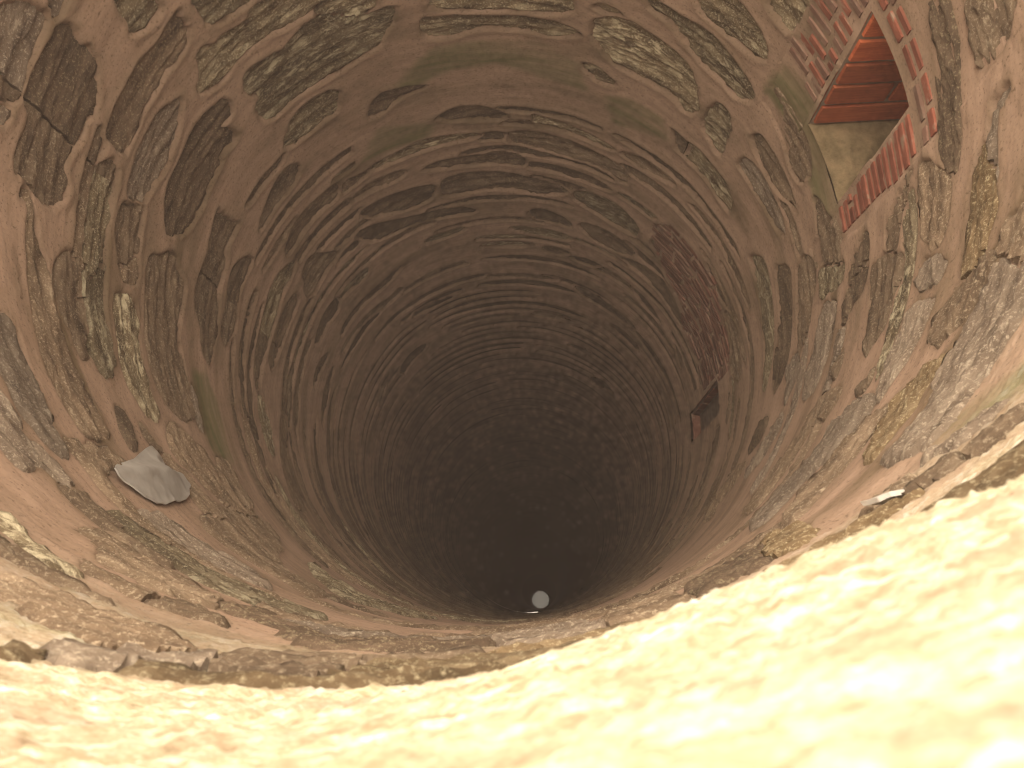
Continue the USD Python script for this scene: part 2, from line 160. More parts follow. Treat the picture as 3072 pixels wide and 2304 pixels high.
# ---------------------------------------------------------------- the wall: where its stones show (20ths of a degree round the axis, mm below the camera)
STONE_OUTLINES = """3272,1837 3201,1915 3183,1991 3222,2008 3279,1999 3340,2009 3397,2018 3440,1991 3446,1954 3465,1936 3464,1899 3297,1816
3475,1940 3456,1978 3471,1996 3511,1978 3513,1953 3525,1919
3195,2031 3147,2074 3135,2103 3152,2127 3154,2171 3168,2201 3182,2240 3230,2291 3268,2312 3313,2272 3356,2300 3416,2263 3461,2251 3509,2286 3553,2283 3606,2230 3605,2184 3606,2111 3593,2053 3555,2044 3491,2065 3421,2065 3417,2028 3380,2030 3307,2024 3259,2027 3220,2036
2982,2127 2883,2234 2890,2307 2936,2311 2964,2307 3026,2274 3007,2241 3008,2186
2848,2353 2848,2389 2851,2467 2904,2491 2946,2495 2994,2491 3044,2498 3091,2499 3139,2496 3180,2504 3217,2517 3256,2508 3287,2511 3303,2472 3302,2392 3273,2371 3229,2374 3190,2369 3132,2373 3080,2367 3035,2366 2987,2381 2933,2372 2885,2355
3011,2613 3044,2676 3086,2710 3152,2723 3203,2751 3254,2723 3304,2716 3347,2700 3377,2650 3394,2573 3308,2571 3257,2563 3191,2560 3138,2562 3084,2571 3047,2598
3436,2564 3386,2655 3373,2705 3430,2714 3507,2726 3577,2713 3621,2711 3657,2618 3596,2588 3527,2559
3367,2406 3346,2491 3390,2518 3414,2511 3503,2521 3624,2523 3768,2526 3919,2444 3882,2411 3792,2394 3679,2389 3594,2387 3540,2400 3497,2386 3441,2399
2779,2341 2551,2544 2708,2533 2776,2502 2793,2454 2796,2408
2866,2544 2822,2547 2777,2588 2764,2562 2704,2583 2642,2596 2626,2556 2562,2573 2275,2730 2288,2787 2429,2738 2527,2745 2649,2711 2719,2709 2792,2706 2837,2733 2869,2731 2927,2701 2942,2654 2902,2618 2883,2573
2789,2810 2751,2780 2669,2796 2589,2829 2544,2799 2436,2766 2345,2803 2274,2888 2196,2868 2145,2882 2168,2978 2213,3020 2236,3075 2289,3082 2359,3095 2422,3108 2465,3103 2586,3094 2644,3085 2731,3103 2796,3055 2795,2961 2745,2940 2791,2865
2873,2800 2868,2886 2906,2906 2961,2889 2890,2993 2924,3021 2999,2996 3033,3033 3099,3028 3150,3046 3190,3060 3314,3029 3362,2965 3381,2870 3277,2793 3184,2796 3127,2786 3072,2772 3005,2764 2932,2780
2675,3170 2590,3154 2497,3169 2449,3212 2480,3330 2569,3335 2652,3338 2775,3316 2761,3261 2707,3212
2781,3308 2847,3328 2941,3312 3018,3329 3055,3330 3009,3373 2925,3364 2827,3371
3142,3165 3156,3234 3113,3378 3152,3373 3226,3369 3301,3426 3385,3422 3468,3454 3567,3458 3709,3421 3734,3335 3653,3288 3581,3277 3532,3200 3473,3191 3370,3224 3267,3203 3211,3179 3170,3165
2746,3501 2751,3440 2828,3396 2921,3441 3017,3490 3072,3538 3014,3572 2928,3544 2825,3553
2609,3801 2711,3785 2810,3775 2927,3785 3035,3870 2998,3930 2862,3904 2751,3902 2645,3926
-3543,2069 -3558,2109 -3520,2120 -3405,2112 -3320,2105 -3238,2102 -3142,2089 -3073,2078 -3020,2077 -2969,2088 -2907,2101 -2883,2138 -2904,2206 -2937,2263 -2987,2265 -3034,2262 -3091,2261 -3159,2253 -3214,2240 -3302,2232 -3390,2227 -3440,2194 -3533,2148 -3595,2096
-3446,2233 -3523,2372 -3424,2387 -3336,2407 -3253,2389 -3189,2369 -3166,2322 -3195,2295 -3261,2299 -3284,2258 -3368,2239
2438,2691 2253,2741 2201,2832 2240,2880 2300,2873 2394,2847
2042,2826 1497,2816 1482,2895 1481,2937 1552,2968 1630,2982 1807,2982 1861,2984 2035,2946
2063,2982 2016,2987 1869,3014 1551,3013 1484,3028 1439,3048 1550,3106 1722,3090 1844,3090 1920,3120 2020,3126 2068,3063
1404,3004 1391,2918 1266,2869 1187,2888 1114,2895 1026,2920 954,2956 915,3095 925,3193 981,3190 1024,3168 1136,3165 1240,3172 1325,3125 1387,3080
1407,2849 1355,2833 1286,2855 1326,2886 1394,2876
1229,2715 1138,2703 1064,2720 944,2696 883,2712 832,2735 781,2747 725,2769 712,2827 781,2897 839,2869 935,2879 1006,2848 1107,2778 1178,2771
2393,3505 2368,3427 2309,3354 2201,3377 2069,3415 2211,3440 2266,3466 2325,3509
2116,3676 2038,3631 1965,3615 1882,3631 1813,3662 1744,3713 1774,3754 1890,3747 2032,3711
1657,3676 1600,3688 1453,3723 1298,3750 1233,3768 1294,3802 1450,3790 1615,3785
2478,3848 2320,3850 2196,3823 2105,3830 1927,3849 1884,3885 1976,3908 2162,3915 2291,3917 2456,3903
1763,3849 1674,3825 1525,3837 1369,3869 1248,3880 1161,3905 1131,4015 1191,4029 1321,4000 1522,4011 1677,3983 1767,3949
1217,3768 1141,3712 1014,3701 894,3706 914,3748 1044,3794 1156,3797
2621,4010 2517,3976 2387,3987 2282,4016 2321,4096 2448,4071 2582,4045
2215,4065 2083,4047 1912,4073 1832,4037 1694,4077 1680,4185 1799,4163 1919,4166 2078,4144 2189,4115
2143,4277 2086,4223 1923,4230 1803,4245 1641,4310 1474,4329 1471,4417 1617,4480 1770,4452 1853,4432 2025,4460 2144,4436
2612,4161 2425,4180 2257,4233 2160,4283 2197,4438 2376,4413 2544,4290
2686,4353 2603,4323 2433,4465 2213,4559 2036,4588 1973,4691 2046,4702 2224,4650 2411,4612 2556,4570
1698,4692 1626,4635 1528,4655 1435,4723 1433,4804 1554,4790 1645,4781
1430,4339 1329,4284 1167,4274 1062,4351 1010,4435 1040,4519 1191,4526 1335,4489 1428,4409
1381,4683 1231,4629 1130,4638 985,4689 1050,4788 1213,4866 1357,4789
2318,4840 2153,4849 2041,4850 2104,4925 2221,4930 2300,4926
1842,4928 1693,4898 1506,4893 1370,4931 1504,5026 1694,4987
2027,5151 1889,5125 1697,5124 1639,5157 1796,5230
1610,5147 1502,5118 1380,5172 1550,5288
952,4390 895,4339 843,4371 884,4463 928,4473
999,3346 935,3369 869,3361 860,3438 912,3480 979,3458
1444,3226 1379,3206 1309,3249 1272,3268 1330,3327 1402,3280
1061,2577 955,2492 865,2483 836,2490 796,2502 757,2529 733,2572 725,2612 776,2646 843,2645 911,2657 997,2639
817,2366 666,2213 633,2293 630,2345 656,2405 699,2411 758,2411
878,3139 857,2998 799,2969 755,3027 741,3186 751,3274 796,3251 852,3208
649,2985 629,2913 562,2905 491,2911 378,2925 305,2938 355,2976 440,3041 559,3047
668,3197 643,3100 550,3066 445,3076 359,3074 281,3126 345,3181 459,3193 566,3205
935,3369 854,3341 756,3356 673,3359 608,3413 592,3515 691,3498 801,3475 912,3480
647,2660 601,2661 519,2669 462,2656 389,2673 341,2732 364,2829 395,2863 459,2844 506,2785 581,2742
332,1826 293,1777 236,1786 183,1795 136,1811 70,1829 17,1836 -38,1838 -103,1857 -122,1880 -60,1926 14,1931 126,1918 214,1896 278,1869
236,1706 118,1556 71,1590 59,1636 61,1685 66,1730 117,1740 176,1733
-31,1680 -33,1644 -35,1620 -56,1640 -64,1672 -108,1686 -165,1678 -224,1663 -146,1710 -86,1724 -53,1702
-96,1738 -143,1717 -187,1687 -236,1673 -298,1650 -342,1664 -397,1664 -440,1678 -438,1724 -350,1771 -266,1789 -189,1800 -139,1777 -113,1758
12,2437 -14,2399 -79,2411 -128,2433 -142,2547 -80,2579 -33,2523 -12,2480
7,2035 -71,1934 -138,1871 -203,1885 -260,1910 -232,1991 -166,2049 -57,2062
-58,2261 -35,2196 13,2118 21,2078 -34,2135 -104,2188 -171,2191 -134,2259
290,2755 211,2710 131,2654 48,2645 -17,2675 31,2838 178,2817
-356,1599 -353,1539 -362,1490 -507,1418 -541,1438 -529,1503 -428,1594
-3514,2372 -3595,2519 -3479,2529 -3378,2528 -3305,2547 -3239,2531 -3163,2444 -3180,2399 -3213,2380 -3297,2405 -3382,2399
3592,2598 3525,2721 3584,2749 3632,2723 3657,2671 3657,2618
-3490,2599 -3508,2706 -3492,2751 -3430,2758 -3336,2748 -3268,2756 -3186,2759 -3113,2754 -3082,2673 -3116,2612 -3175,2578 -3253,2577 -3349,2591 -3423,2585
3557,2789 3487,2825 3404,2992 3483,3034 3491,3109 3560,3119 3637,3105 3698,3066 3776,3100 3870,3131 3979,3133 4015,3138 4046,3001 4034,2878 3973,2830 3898,2817 3817,2795 3726,2808 3644,2806
3299,3461 3235,3511 3145,3647 3328,3604 3442,3648 3520,3667 3589,3535 3550,3488 3417,3517
-3056,2418 -3049,2450 -3015,2461 -2971,2449 -2929,2426 -2907,2374 -2943,2375 -2998,2389
-3026,2550 -3014,2592 -2984,2606 -2945,2631 -2940,2581 -2969,2538
-2853,2070 -2870,2164 -2854,2203 -2832,2247 -2783,2107 -2757,2031 -2795,2044
-3085,2779 -3095,2900 -3080,2993 -3027,3067 -2958,3152 -2867,3184 -2792,3158 -2763,3281 -2724,3097 -2756,2904 -2822,2898 -2895,2798 -2942,2732 -2987,2722
-2931,2594 -2925,2677 -2861,2717 -2799,2753 -2740,2790 -2643,2808 -2625,2658 -2709,2584 -2815,2629 -2857,2506
-3332,3161 -3306,3225 -3205,3197 -3130,3168 -3156,3115 -3246,3133
-3200,1939 -3182,1969 -3146,1985 -3088,1987 -3030,1990 -2949,1964 -2889,1952 -2831,1937 -2787,1925 -2767,1878 -2796,1846 -2839,1846 -2868,1824 -2928,1844 -2978,1846 -2999,1838 -3031,1824 -3184,1898
-2917,1780 -2877,1781 -2859,1805 -2831,1764 -2782,1735 -2771,1780 -2731,1795 -2686,1798 -2646,1786 -2643,1746 -2683,1742 -2724,1725 -2681,1632 -2698,1616 -2743,1631 -2750,1608 -2880,1720
3263,3793 3355,3793 3532,3815 3675,3820 3781,3827 3880,3871 3978,3936 3955,3866 3860,3797 3759,3770 3616,3774 3437,3768 3309,3753
3159,3895 3078,3945 2994,4031 3080,4081 3178,4075 3296,4118 3448,4094 3612,4062 3704,3995 3570,3937 3378,3948
3157,4152 3112,4220 3125,4301 3261,4293 3390,4286 3546,4192 3481,4114 3333,4155
3397,4490 3390,4544 3574,4528 3754,4471 3933,4401 4105,4383 4255,4313 4261,4133 4089,4212 3914,4280 3687,4398 3525,4454
2939,4086 2778,4355 2859,4369 2968,4402 3057,4426 3077,4307 3029,4157
3182,4713 3079,4671 2978,4669 2903,4716 2956,4853 3064,4822 3184,4823 3241,4767
3236,4938 3183,5045 3255,5041 3367,4988 3444,4947 3338,4887
-3496,3995 -3529,4066 -3386,4183 -3270,4190 -3212,4092 -3327,4010
-3045,3194 -3042,3322 -2930,3314 -2844,3320 -2792,3158 -2860,3140 -2968,3134
2903,4716 2766,4710 2666,4749 2713,4833 2845,4793 2924,4770
3024,5017 2890,5011 2728,5033 2568,5034 2483,5011 2519,5083 2662,5132 2815,5098 2956,5106 3066,5112
2626,5308 2555,5265 2531,5331 2552,5380 2686,5398 2812,5337 2957,5290 3114,5298 3137,5258 3104,5192 2948,5219 2786,5246
2583,5884 2505,5823 2383,5849 2231,5873 2251,5948 2394,5930 2493,5909
1392,5691 1268,5676 1082,5715 922,5703 852,5784 931,5855 1133,5861 1306,5843
1707,6426 1480,6380 1302,6452 1247,6491 1452,6503 1661,6521
1079,6038 944,5986 820,5992 754,6087 863,6135 1014,6130
1107,4868 953,4750 801,4707 695,4750 561,4872 587,4971 727,4926 896,4888 1048,4900
993,5161 880,5143 755,5213 675,5289 768,5301 901,5267
1149,7684 998,7451 838,7561 911,7604 1052,7859
579,5251 457,5247 378,5370 449,5395
1414,7027 1251,6946 1130,7005 1243,7110
1991,5659 1811,5644 1600,5658 1448,5680 1600,5744 1814,5730 1963,5727
1429,5212 1298,5144 1191,5146 1249,5241 1366,5259
2833,6540 2706,6442 2531,6498 2584,6638 2730,6640 2844,6739
3096,6424 2931,6335 2886,6384 3013,6527 3168,6658
403,3553 332,3391 243,3422 153,3451 63,3477 -29,3500 -114,3546 -179,3576 -150,3666 -43,3682 84,3648 211,3611 307,3584
229,3338 244,3277 191,3148 90,3191 -20,3225 -118,3244 -171,3295 -221,3339 -238,3422 -129,3493 -19,3426 98,3388
181,3094 119,2888 22,2927 -35,2973 -109,3008 -157,3073 -197,3118 -70,3166 44,3148
-83,2836 -91,2755 -113,2692 -185,2692 -251,2696 -312,2738 -393,2753 -393,2836 -397,2883 -275,2964 -188,2900 -122,2865
80,2821 5,2613 -63,2635 -55,2724 -52,2803 -33,2884 39,2870
-18,2534 -84,2399 -137,2407 -167,2451 -184,2511 -195,2561 -229,2576 -207,2613 -146,2601 -100,2551
-89,2387 -184,2139 -242,2153 -285,2186 -341,2198 -378,2217 -385,2277 -419,2285 -366,2336 -316,2321 -218,2353
-375,2034 -382,1994 -408,1944 -409,1871 -432,1879 -482,1890 -525,1903 -587,1910 -626,1945 -654,1966 -590,2023 -514,2065 -461,2046 -417,2042
-286,2043 -260,2000 -326,1862 -351,1872 -354,1942 -345,2006
-434,1761 -421,1689 -411,1632 -434,1602 -478,1616 -508,1645 -550,1663 -546,1712 -581,1736 -552,1800 -497,1817 -458,1801
-431,1586 -455,1491 -475,1423 -623,1324 -626,1375 -689,1363 -745,1365 -800,1361 -862,1344 -916,1319 -930,1357 -941,1428 -928,1496 -883,1538 -849,1513 -794,1527 -741,1582 -680,1615 -626,1607 -587,1600 -528,1593 -479,1575
-630,1648 -644,1628 -694,1653 -733,1646 -793,1607 -825,1632 -873,1613 -892,1633 -851,1722 -771,1792 -708,1798 -664,1775 -636,1717
-673,1812 -708,1798 -751,1822 -805,1825 -857,1825 -907,1823 -954,1822 -1011,1768 -1057,1733 -1033,1893 -911,2058 -846,2034 -793,2012 -742,1994 -721,1939 -692,1888
-641,2010 -685,2010 -734,2027 -773,2058 -780,2138 -821,2181 -873,2214 -949,2151 -1003,2174 -975,2378 -833,2476 -776,2414 -728,2336 -676,2319 -628,2290 -594,2183 -585,2120
-476,2426 -526,2423 -550,2448 -580,2491 -591,2577 -628,2582 -653,2620 -694,2611 -736,2664 -803,2655 -868,2678 -836,2897 -760,2879 -689,2856 -611,2794 -548,2720 -492,2680 -461,2593
-332,2536 -385,2524 -402,2551 -385,2594 -348,2579
-510,2224 -515,2175 -491,2167 -547,2141 -556,2174 -536,2230
-150,3258 -164,3130 -216,3071 -258,3087 -297,3140 -346,3162 -309,3235 -227,3248
-495,3599 -546,3593 -598,3724 -682,3846 -761,3683 -715,4048 -567,4029 -486,3852
-329,3627 -336,3417 -390,3408 -447,3484 -472,3608 -390,3668
340,4187 251,4166 170,4216 93,4310 10,4235 34,4090 141,4066 241,4038 336,4083
603,4024 522,4043 415,4052 351,4058 417,4123 522,4123
-397,3261 -387,3142 -440,3124 -511,3198 -577,3296 -592,3447 -507,3418
1,4422 -9,4348 -64,4350 -153,4384 -144,4426
-905,1163 -917,1143 -941,1144 -960,1164 -969,1199 -981,1228 -985,1252 -965,1264 -949,1225 -929,1194 -907,1185
-936,1025 -969,985 -981,999 -1014,997 -1033,1013 -1034,1041 -1001,1082 -965,1076
-1044,1189 -1078,1177 -1102,1182 -1131,1164 -1138,1189 -1077,1233 -1036,1258
-1042,1032 -1068,1036 -1086,1069 -1108,1072 -1114,1107 -1078,1147 -1047,1137 -1036,1089
-2259,1019 -2262,1079 -2241,1092 -2227,1122 -2187,1098 -2144,1072 -2116,1076 -2075,1067 -2042,1058 -2010,1024 -1996,1001 -2004,947 -2025,915 -2040,896 -2076,916 -2117,944 -2149,965 -2165,963 -2187,985 -2223,995 -2230,978
-2047,810 -2037,854 -2017,879 -1984,960 -1965,979 -1904,819 -1919,803 -1957,792 -1983,761 -1989,745 -2028,779
-1960,985 -1907,1041 -1834,1081 -1800,995 -1804,843 -1812,793 -1861,817 -1884,822 -1897,820
-2051,718 -2040,769 -2030,771 -2021,741 -2043,707
-2471,1547 -2495,1684 -2476,1692 -2426,1685 -2372,1667 -2327,1681 -2274,1634 -2220,1619 -2185,1589 -2173,1506 -2223,1480 -2256,1441 -2303,1463 -2328,1461 -2362,1471 -2430,1583 -2461,1580
-2185,1600 -2172,1616 -2132,1630 -2087,1630 -2023,1561 -1962,1532 -1998,1471 -2066,1498 -2130,1504
-2596,1865 -2585,1946 -2515,1924 -2469,1987 -2398,1947 -2334,1942 -2277,1945 -2212,1955 -2151,2013 -2063,1928 -2091,1804 -2156,1773 -2222,1747 -2279,1735 -2354,1781 -2402,1786 -2454,1773 -2524,1807
-2622,2025 -2644,2212 -2601,2227 -2527,2241 -2471,2284 -2406,2308 -2315,2235 -2310,2130 -2379,2107 -2451,2086 -2501,2021 -2571,2017
-2707,2568 -2789,3136 -2762,3270 -2699,3339 -2607,3180 -2543,2911 -2423,2717 -2338,2714 -2274,2716 -2267,2476 -2385,2536 -2469,2501 -2539,2432 -2616,2478
-2545,3391 -2501,3398 -2436,3366 -2391,3476 -2329,3311 -2252,3558 -2116,3642 -2004,3522 -2096,3210 -2202,3076 -2281,2966 -2388,3094 -2472,3205
-2341,1335 -2347,1401 -2314,1381 -2253,1370 -2236,1401 -2206,1390 -2206,1340 -2234,1333 -2286,1341 -2318,1339
-2216,1360 -2206,1426 -2163,1430 -2116,1402 -2107,1342 -2144,1321 -2176,1310
-2013,1390 -1965,1421 -1921,1475 -1817,1552 -1767,1470 -1898,1369 -1963,1344
-2503,1334 -2487,1350 -2438,1322 -2389,1310 -2346,1310 -2323,1307 -2312,1263 -2349,1264 -2399,1282 -2447,1299 -2472,1296
-1811,1105 -1735,1191 -1676,1220 -1665,1046 -1708,953 -1790,996
-1698,659 -1666,661 -1641,647 -1644,617 -1679,626
-1273,1783 -1234,1767 -1186,1790 -1150,1721 -1160,1632 -1233,1400 -1270,1243 -1286,1323 -1329,1266 -1363,1238 -1350,1404 -1312,1631
-1110,1779 -1088,1705 -1094,1568 -1150,1376 -1199,1263 -1215,1298 -1228,1374 -1173,1588
-1401,1899 -1376,1701 -1368,1460 -1399,1194 -1426,1187 -1463,1146 -1491,1216 -1509,1276 -1457,1737
-1685,1745 -1570,1625 -1515,1467 -1489,1199 -1547,1169 -1609,1230 -1665,1325"""
# paler or greener smears on the mortar: degrees, metres
GREEN = ["112.5,-3.417 102.1,-3.199 92.5,-3.187 80,-3.187 73.5,-3.248 71.5,-3.382 80,-3.355 89.7,-3.292 99.5,-3.308",
         "191.7,-3.218 190.1,-3.338 193.3,-3.416 198.8,-3.421 205.8,-3.404 207,-3.308 205.1,-3.201 198.1,-3.203",
         "32.4,-2.70 31.4,-2.56 25,-2.54 24.5,-2.62 17.1,-2.63 9.3,-2.63 10.8,-2.75 18.6,-2.72 25.7,-2.70",
         "-40.4,-1.202 -40.7,-1.223 -42.7,-1.285 -44.4,-1.314 -45.7,-1.3 -45.8,-1.249 -44.9,-1.184 -43.6,-1.133",
         "64,-3.40 60,-3.36 53,-3.36 52,-3.44 63,-3.54", "118,-3.62 107,-3.72 108,-3.79 122,-3.76"]
NICHES = [  # theta0, theta1 (degrees), z0, z1, depth
    (8.8, 23.05, -2.61, -2.058, 0.32),
    (-2.4, 6.8, -5.48, -4.63, 0.06)]
PIER_A = Polygon([(24.1, -2.53), (33.2, -2.47), (33.2, -2.22), (31, -2.0), (24, -1.93)])
PIER_B = Polygon([(3.6, -2.045), (2.4, -2.08), (1.9, -2.12), (1.9, -2.2), (3.0, -2.3), (3.9, -2.62), (8.1, -2.62), (8.1, -2.045)])
LINTEL = Polygon([(23.6, -2.022), (23.6, -1.938), (2.0, -1.938), (2.0, -2.022)])
PIER = PIER_A.union(PIER_B).union(LINTEL).buffer(0.3)
BAND = Polygon([(48, -4.22), (43, -4.09), (29.4, -4.09), (24.9, -4.09), (19.8, -4.15), (9.4, -4.26), (5.5, -4.335), (5.6, -4.6), (8, -4.62), (8, -4.99), (10.8, -5.0), (29, -4.93), (30.8, -4.71), (38.8, -4.63), (42.1, -4.56), (47, -4.40)])
TH0, TH1 = -190.0, 170.0

def chaikin(p, n=2):
    for _ in range(n):
        q = np.roll(p, -1, 0)
        p = np.stack([0.75 * p + 0.25 * q, 0.25 * p + 0.75 * q], 1).reshape(-1, 2)
    return p
S = lambda deg: np.radians(deg) * R
def to_poly(p):                       # outline in degrees, metres -> polygon in metres along the wall
    p = np.asarray(p, float)
    q = Polygon(chaikin(np.stack([S(p[:, 0]), p[:, 1]], 1)))
    q = q if q.is_valid else q.buffer(0)
    return max(getattr(q, "geoms", [q]), key=lambda g: g.area)
polys = []
for line in STONE_OUTLINES.split("\n"):
    p = np.array([[int(v) for v in w.split(",")] for w in line.split()], float) * [0.05, -0.001]
    while p[:, 0].mean() < TH0: p[:, 0] += 360
    while p[:, 0].mean() > TH1: p[:, 0] -= 360
    polys.append(to_poly(p))
traced = len(polys)
blocked = [affinity.scale(g, math.pi / 180, 1, origin=(0, 0)).buffer(0.03) for g in (PIER, BAND, box(7, -2.8, 25, -2.0), box(-4, -5.6, 9, -4.5))]
blocked += [to_poly([[float(v) for v in w.split(",")] for w in l.split()]) for l in GREEN]
blocked += [affinity.scale(box(a, b, c, d), math.pi / 180, 1, origin=(0, 0)) for a, b, c, d in ((50, -3.56, 66, -3.2), (105, -3.84, 125, -3.5), (-142, -1.72, -126, -1.44), (-128, -1.6, -116, -1.3))]
tree = shapely.STRtree([g.buffer(0.018) for g in polys] + blocked)
z = -0.75
while z > -14.2:                      # the courses that fill the rest of the wall
    hgt = rng.uniform(0.075, 0.13) if z > -5 else rng.uniform(0.09, 0.16)
    th = TH0 + rng.uniform(0, 20)
    while th < TH1 + 5:
        ln = rng.uniform(22, 75) if z > -3.4 else rng.uniform(18, 80)
        hh = hgt * (rng.uniform(0.5, 0.88) if z > -3.4 else rng.uniform(0.5, 0.8))
        ex = rng.uniform(1.8, 4.5)
        if rng.random() < (0.65 if -1.9 < z < -0.85 and th + ln / 2 < -92 and th + ln / 2 > -150 else 0.35 if z > -1.1 else 0.2 if z > -3.5 else 0.7 if z > -5.5 else 0.85):
            k = 9
            a = np.linspace(0, 2 * PI, 2 * k, endpoint=False)
            sq = 1 / (np.abs(np.cos(a)) ** ex + np.abs(np.sin(a)) ** ex) ** (1 / ex) * rng.uniform(0.75, 1.12, 2 * k)
            p = np.stack([S(th + ln / 2) + S(ln / 2) * sq * np.cos(a), z - hgt / 2 + hh / 2 * sq * np.sin(a) + rng.normal(0, 0.004) + S(ln / 2) * np.cos(a) * rng.normal(0, 0.015)], 1)
            g = Polygon(chaikin(p)).buffer(0)
            hit = tree.query(g, predicate="intersects")
            if len(hit):
                g = g.difference(shapely.union_all(tree.geometries[hit])).buffer(-0.012).buffer(0.012)
            if not g.is_empty:
                g = max(getattr(g, "geoms", [g]), key=lambda q: q.area)
                if g.area > 0.0035: polys.append(g)
        th += ln + rng.uniform(1.0, 4.5)
    z -= hgt + rng.uniform(0.014, 0.04)

# ---------------------------------------------------------------- the wall's grid and reliefs
dens_th = np.linspace(TH0, TH1, 4001)
dens = 1 + 0.9 * np.exp(-((dens_th + 76) / 40) ** 2) + 0.9 * np.exp(-((dens_th + 76 + 360) / 40) ** 2)
cdf = np.concatenate([[0], np.cumsum((dens[1:] + dens[:-1]) / 2)]); cdf /= cdf[-1]
NC = 1040
TH = np.interp(np.linspace(0, 1, NC + 1), cdf, dens_th)
zs = [-0.02]
while zs[-1] > -14.3:
    zs.append(zs[-1] - max(0.005, zs[-1] ** 2 / 2300))
ZZ = np.array(zs)
NR = len(ZZ)
TT, ZG = np.meshgrid(np.radians(TH), ZZ)          # rows = depth, columns = angle
UG = TT * R
def cyl(th, z, h):                                # a point h inside the wall
    r = R - h
    return np.stack([r * np.cos(th), r * np.sin(th), z], -1)
def ring_noise(th, z, f, fz, seed, octaves=3):
    return fbm(np.stack([np.cos(th) * f + 50, np.sin(th) * f + 50, z * fz + 100], -1), octaves, seed) - 0.5
LEDGE_T = np.array([-95, -88, -85.8, -83.6, -80.8, -78.9, -76.5, -74, -71.6, -69, -66.5, -64.1, -62, -57, -50, -44, -38.0])
LEDGE_H = np.array([0, 0, 0.0022, 0.0082, 0.0152, 0.0218, 0.0276, 0.0317, 0.034, 0.0344, 0.033, 0.028, 0.0225, 0.014, 0.008, 0.003, 0.0])
def hull(th, z):
    """Large unevenness of the whole lining; on the near right the topmost courses stand inward of those below."""
    h = 0.028 * ring_noise(th, z, 1.3, 0.5, 3, 3) * sstep(-0.6, -1.6, z)
    d = np.degrees(th)
    b = np.interp(np.where(d < -150, d + 360, d), LEDGE_T, LEDGE_H)
    return h + b * sstep(-0.68, -0.585, z) * (1 - 0.55 * sstep(-0.57, -0.15, z))

DZ = np.gradient(-ZZ)[:, None]
FINE = np.clip(0.010 / DZ, 0, 1) ** 1.5        # no relief finer than the grid carries
WU = 0.040 * ring_noise(TT, ZG, 9, 9, 11, 2) + 0.016 * FINE * ring_noise(TT, ZG, 42, 42, 12, 2)
WZ = 0.014 * (0.4 + 0.6 * FINE) * ring_noise(TT, ZG, 6, 8, 13, 2) + 0.011 * FINE * ring_noise(TT, ZG, 36, 42, 14, 2)
PU, PZ = UG + WU, ZG + WZ
sd = np.full(UG.shape, 0.2)                       # distance to the nearest stone's edge, negative inside
sid = np.full(UG.shape, -1)
U1 = UG[0]
PAD = 0.045
for k, g in enumerate(polys):
    for off in ((0.0,) if g.bounds[0] > U1[0] + 0.1 and g.bounds[2] < U1[-1] - 0.1 else (0.0, 2 * PI * R, -2 * PI * R)):
        q = affinity.translate(g, off, 0) if off else g
        x0, y0, x1, y1 = q.bounds
        if x1 < U1[0] - PAD or x0 > U1[-1] + PAD: continue
        c0, c1 = np.searchsorted(U1, x0 - PAD - 0.03), np.searchsorted(U1, x1 + PAD + 0.03)
        r0, r1 = np.searchsorted(-ZZ, -(y1 + PAD + 0.02)), np.searchsorted(-ZZ, -(y0 - PAD - 0.02))
        if c1 - c0 < 2 or r1 - r0 < 2: continue
        pu, pz = PU[r0:r1, c0:c1], PZ[r0:r1, c0:c1]
        ring = np.array(q.exterior.segmentize(0.004).coords)
        dist = cKDTree(ring).query(np.stack([pu, pz], -1).reshape(-1, 2), distance_upper_bound=0.07)[0].reshape(pu.shape)
        dist = np.minimum(dist, 0.07)
        dist = np.where(shapely.contains_xy(q, pu, pz), -dist, dist)
        sub, si = sd[r0:r1, c0:c1], sid[r0:r1, c0:c1]
        won = dist < sub
        si[won & (dist < PAD)] = k
        sub[won] = dist[won]
sd -= 0.005
HULL = hull(TT, ZG)
soft = (ring_noise(TT, ZG, 14, 14, 21, 3) * sstep(-4.0, -1.5, ZG) + 0.8 * ring_noise(TT, ZG, 4, 9, 24, 3)) * (1 - 0.75 * sstep(-2.0, -5.0, ZG))
NEAR = 0.5 + 0.5 * np.cos(TT - math.radians(-85))
NEARW = sstep(0.25, 0.85, NEAR)              # on the camera's side the stones come up flush with the mortar
CRUST = sstep(-1.9, -0.7, ZG)
rough = ring_noise(TT, ZG, 34, 60, 22, 4) * 0.006 + ring_noise(TT, ZG, 120, 150, 23, 2) * 0.011
mh = HULL + 0.012 * soft + CRUST * rough + (0.003 - 0.002 * NEARW) * np.exp(-((sd - 0.012) / 0.014) ** 2) - 0.050 * sstep(0.006, -0.030, sd)
strata = FINE * np.abs(ring_noise(TT, ZG, 5, 34, 31, 3)) * 2
sh = HULL - 0.006 + 0.016 * NEARW - 0.016 * strata + 0.022 * FINE * ring_noise(TT, ZG, 6, 24, 32, 4) + 0.016 * FINE ** 2 * ring_noise(TT, ZG, 60, 90, 33, 2) - 0.030 * sstep(-0.004, 0.03, sd)
sh = np.minimum(sh, HULL + 0.004 + 0.010 * NEARW)
deg_col, z_row = TH, ZZ
def region(poly):                                 # grid points inside an outline in degrees, metres
    return shapely.contains_xy(poly, np.degrees(TT), ZG) | shapely.contains_xy(affinity.translate(poly, -360, 0), np.degrees(TT), ZG)
in_pier, in_band = region(PIER), region(BAND)
mh = np.where(in_pier | in_band, HULL - 0.006 + 0.004 * soft, mh)
hole = np.zeros(UG.shape, bool)
for a, b, c, d, _ in NICHES:
    hole |= (np.degrees(TT) > a) & (np.degrees(TT) < b) & (ZG > c) & (ZG < d)
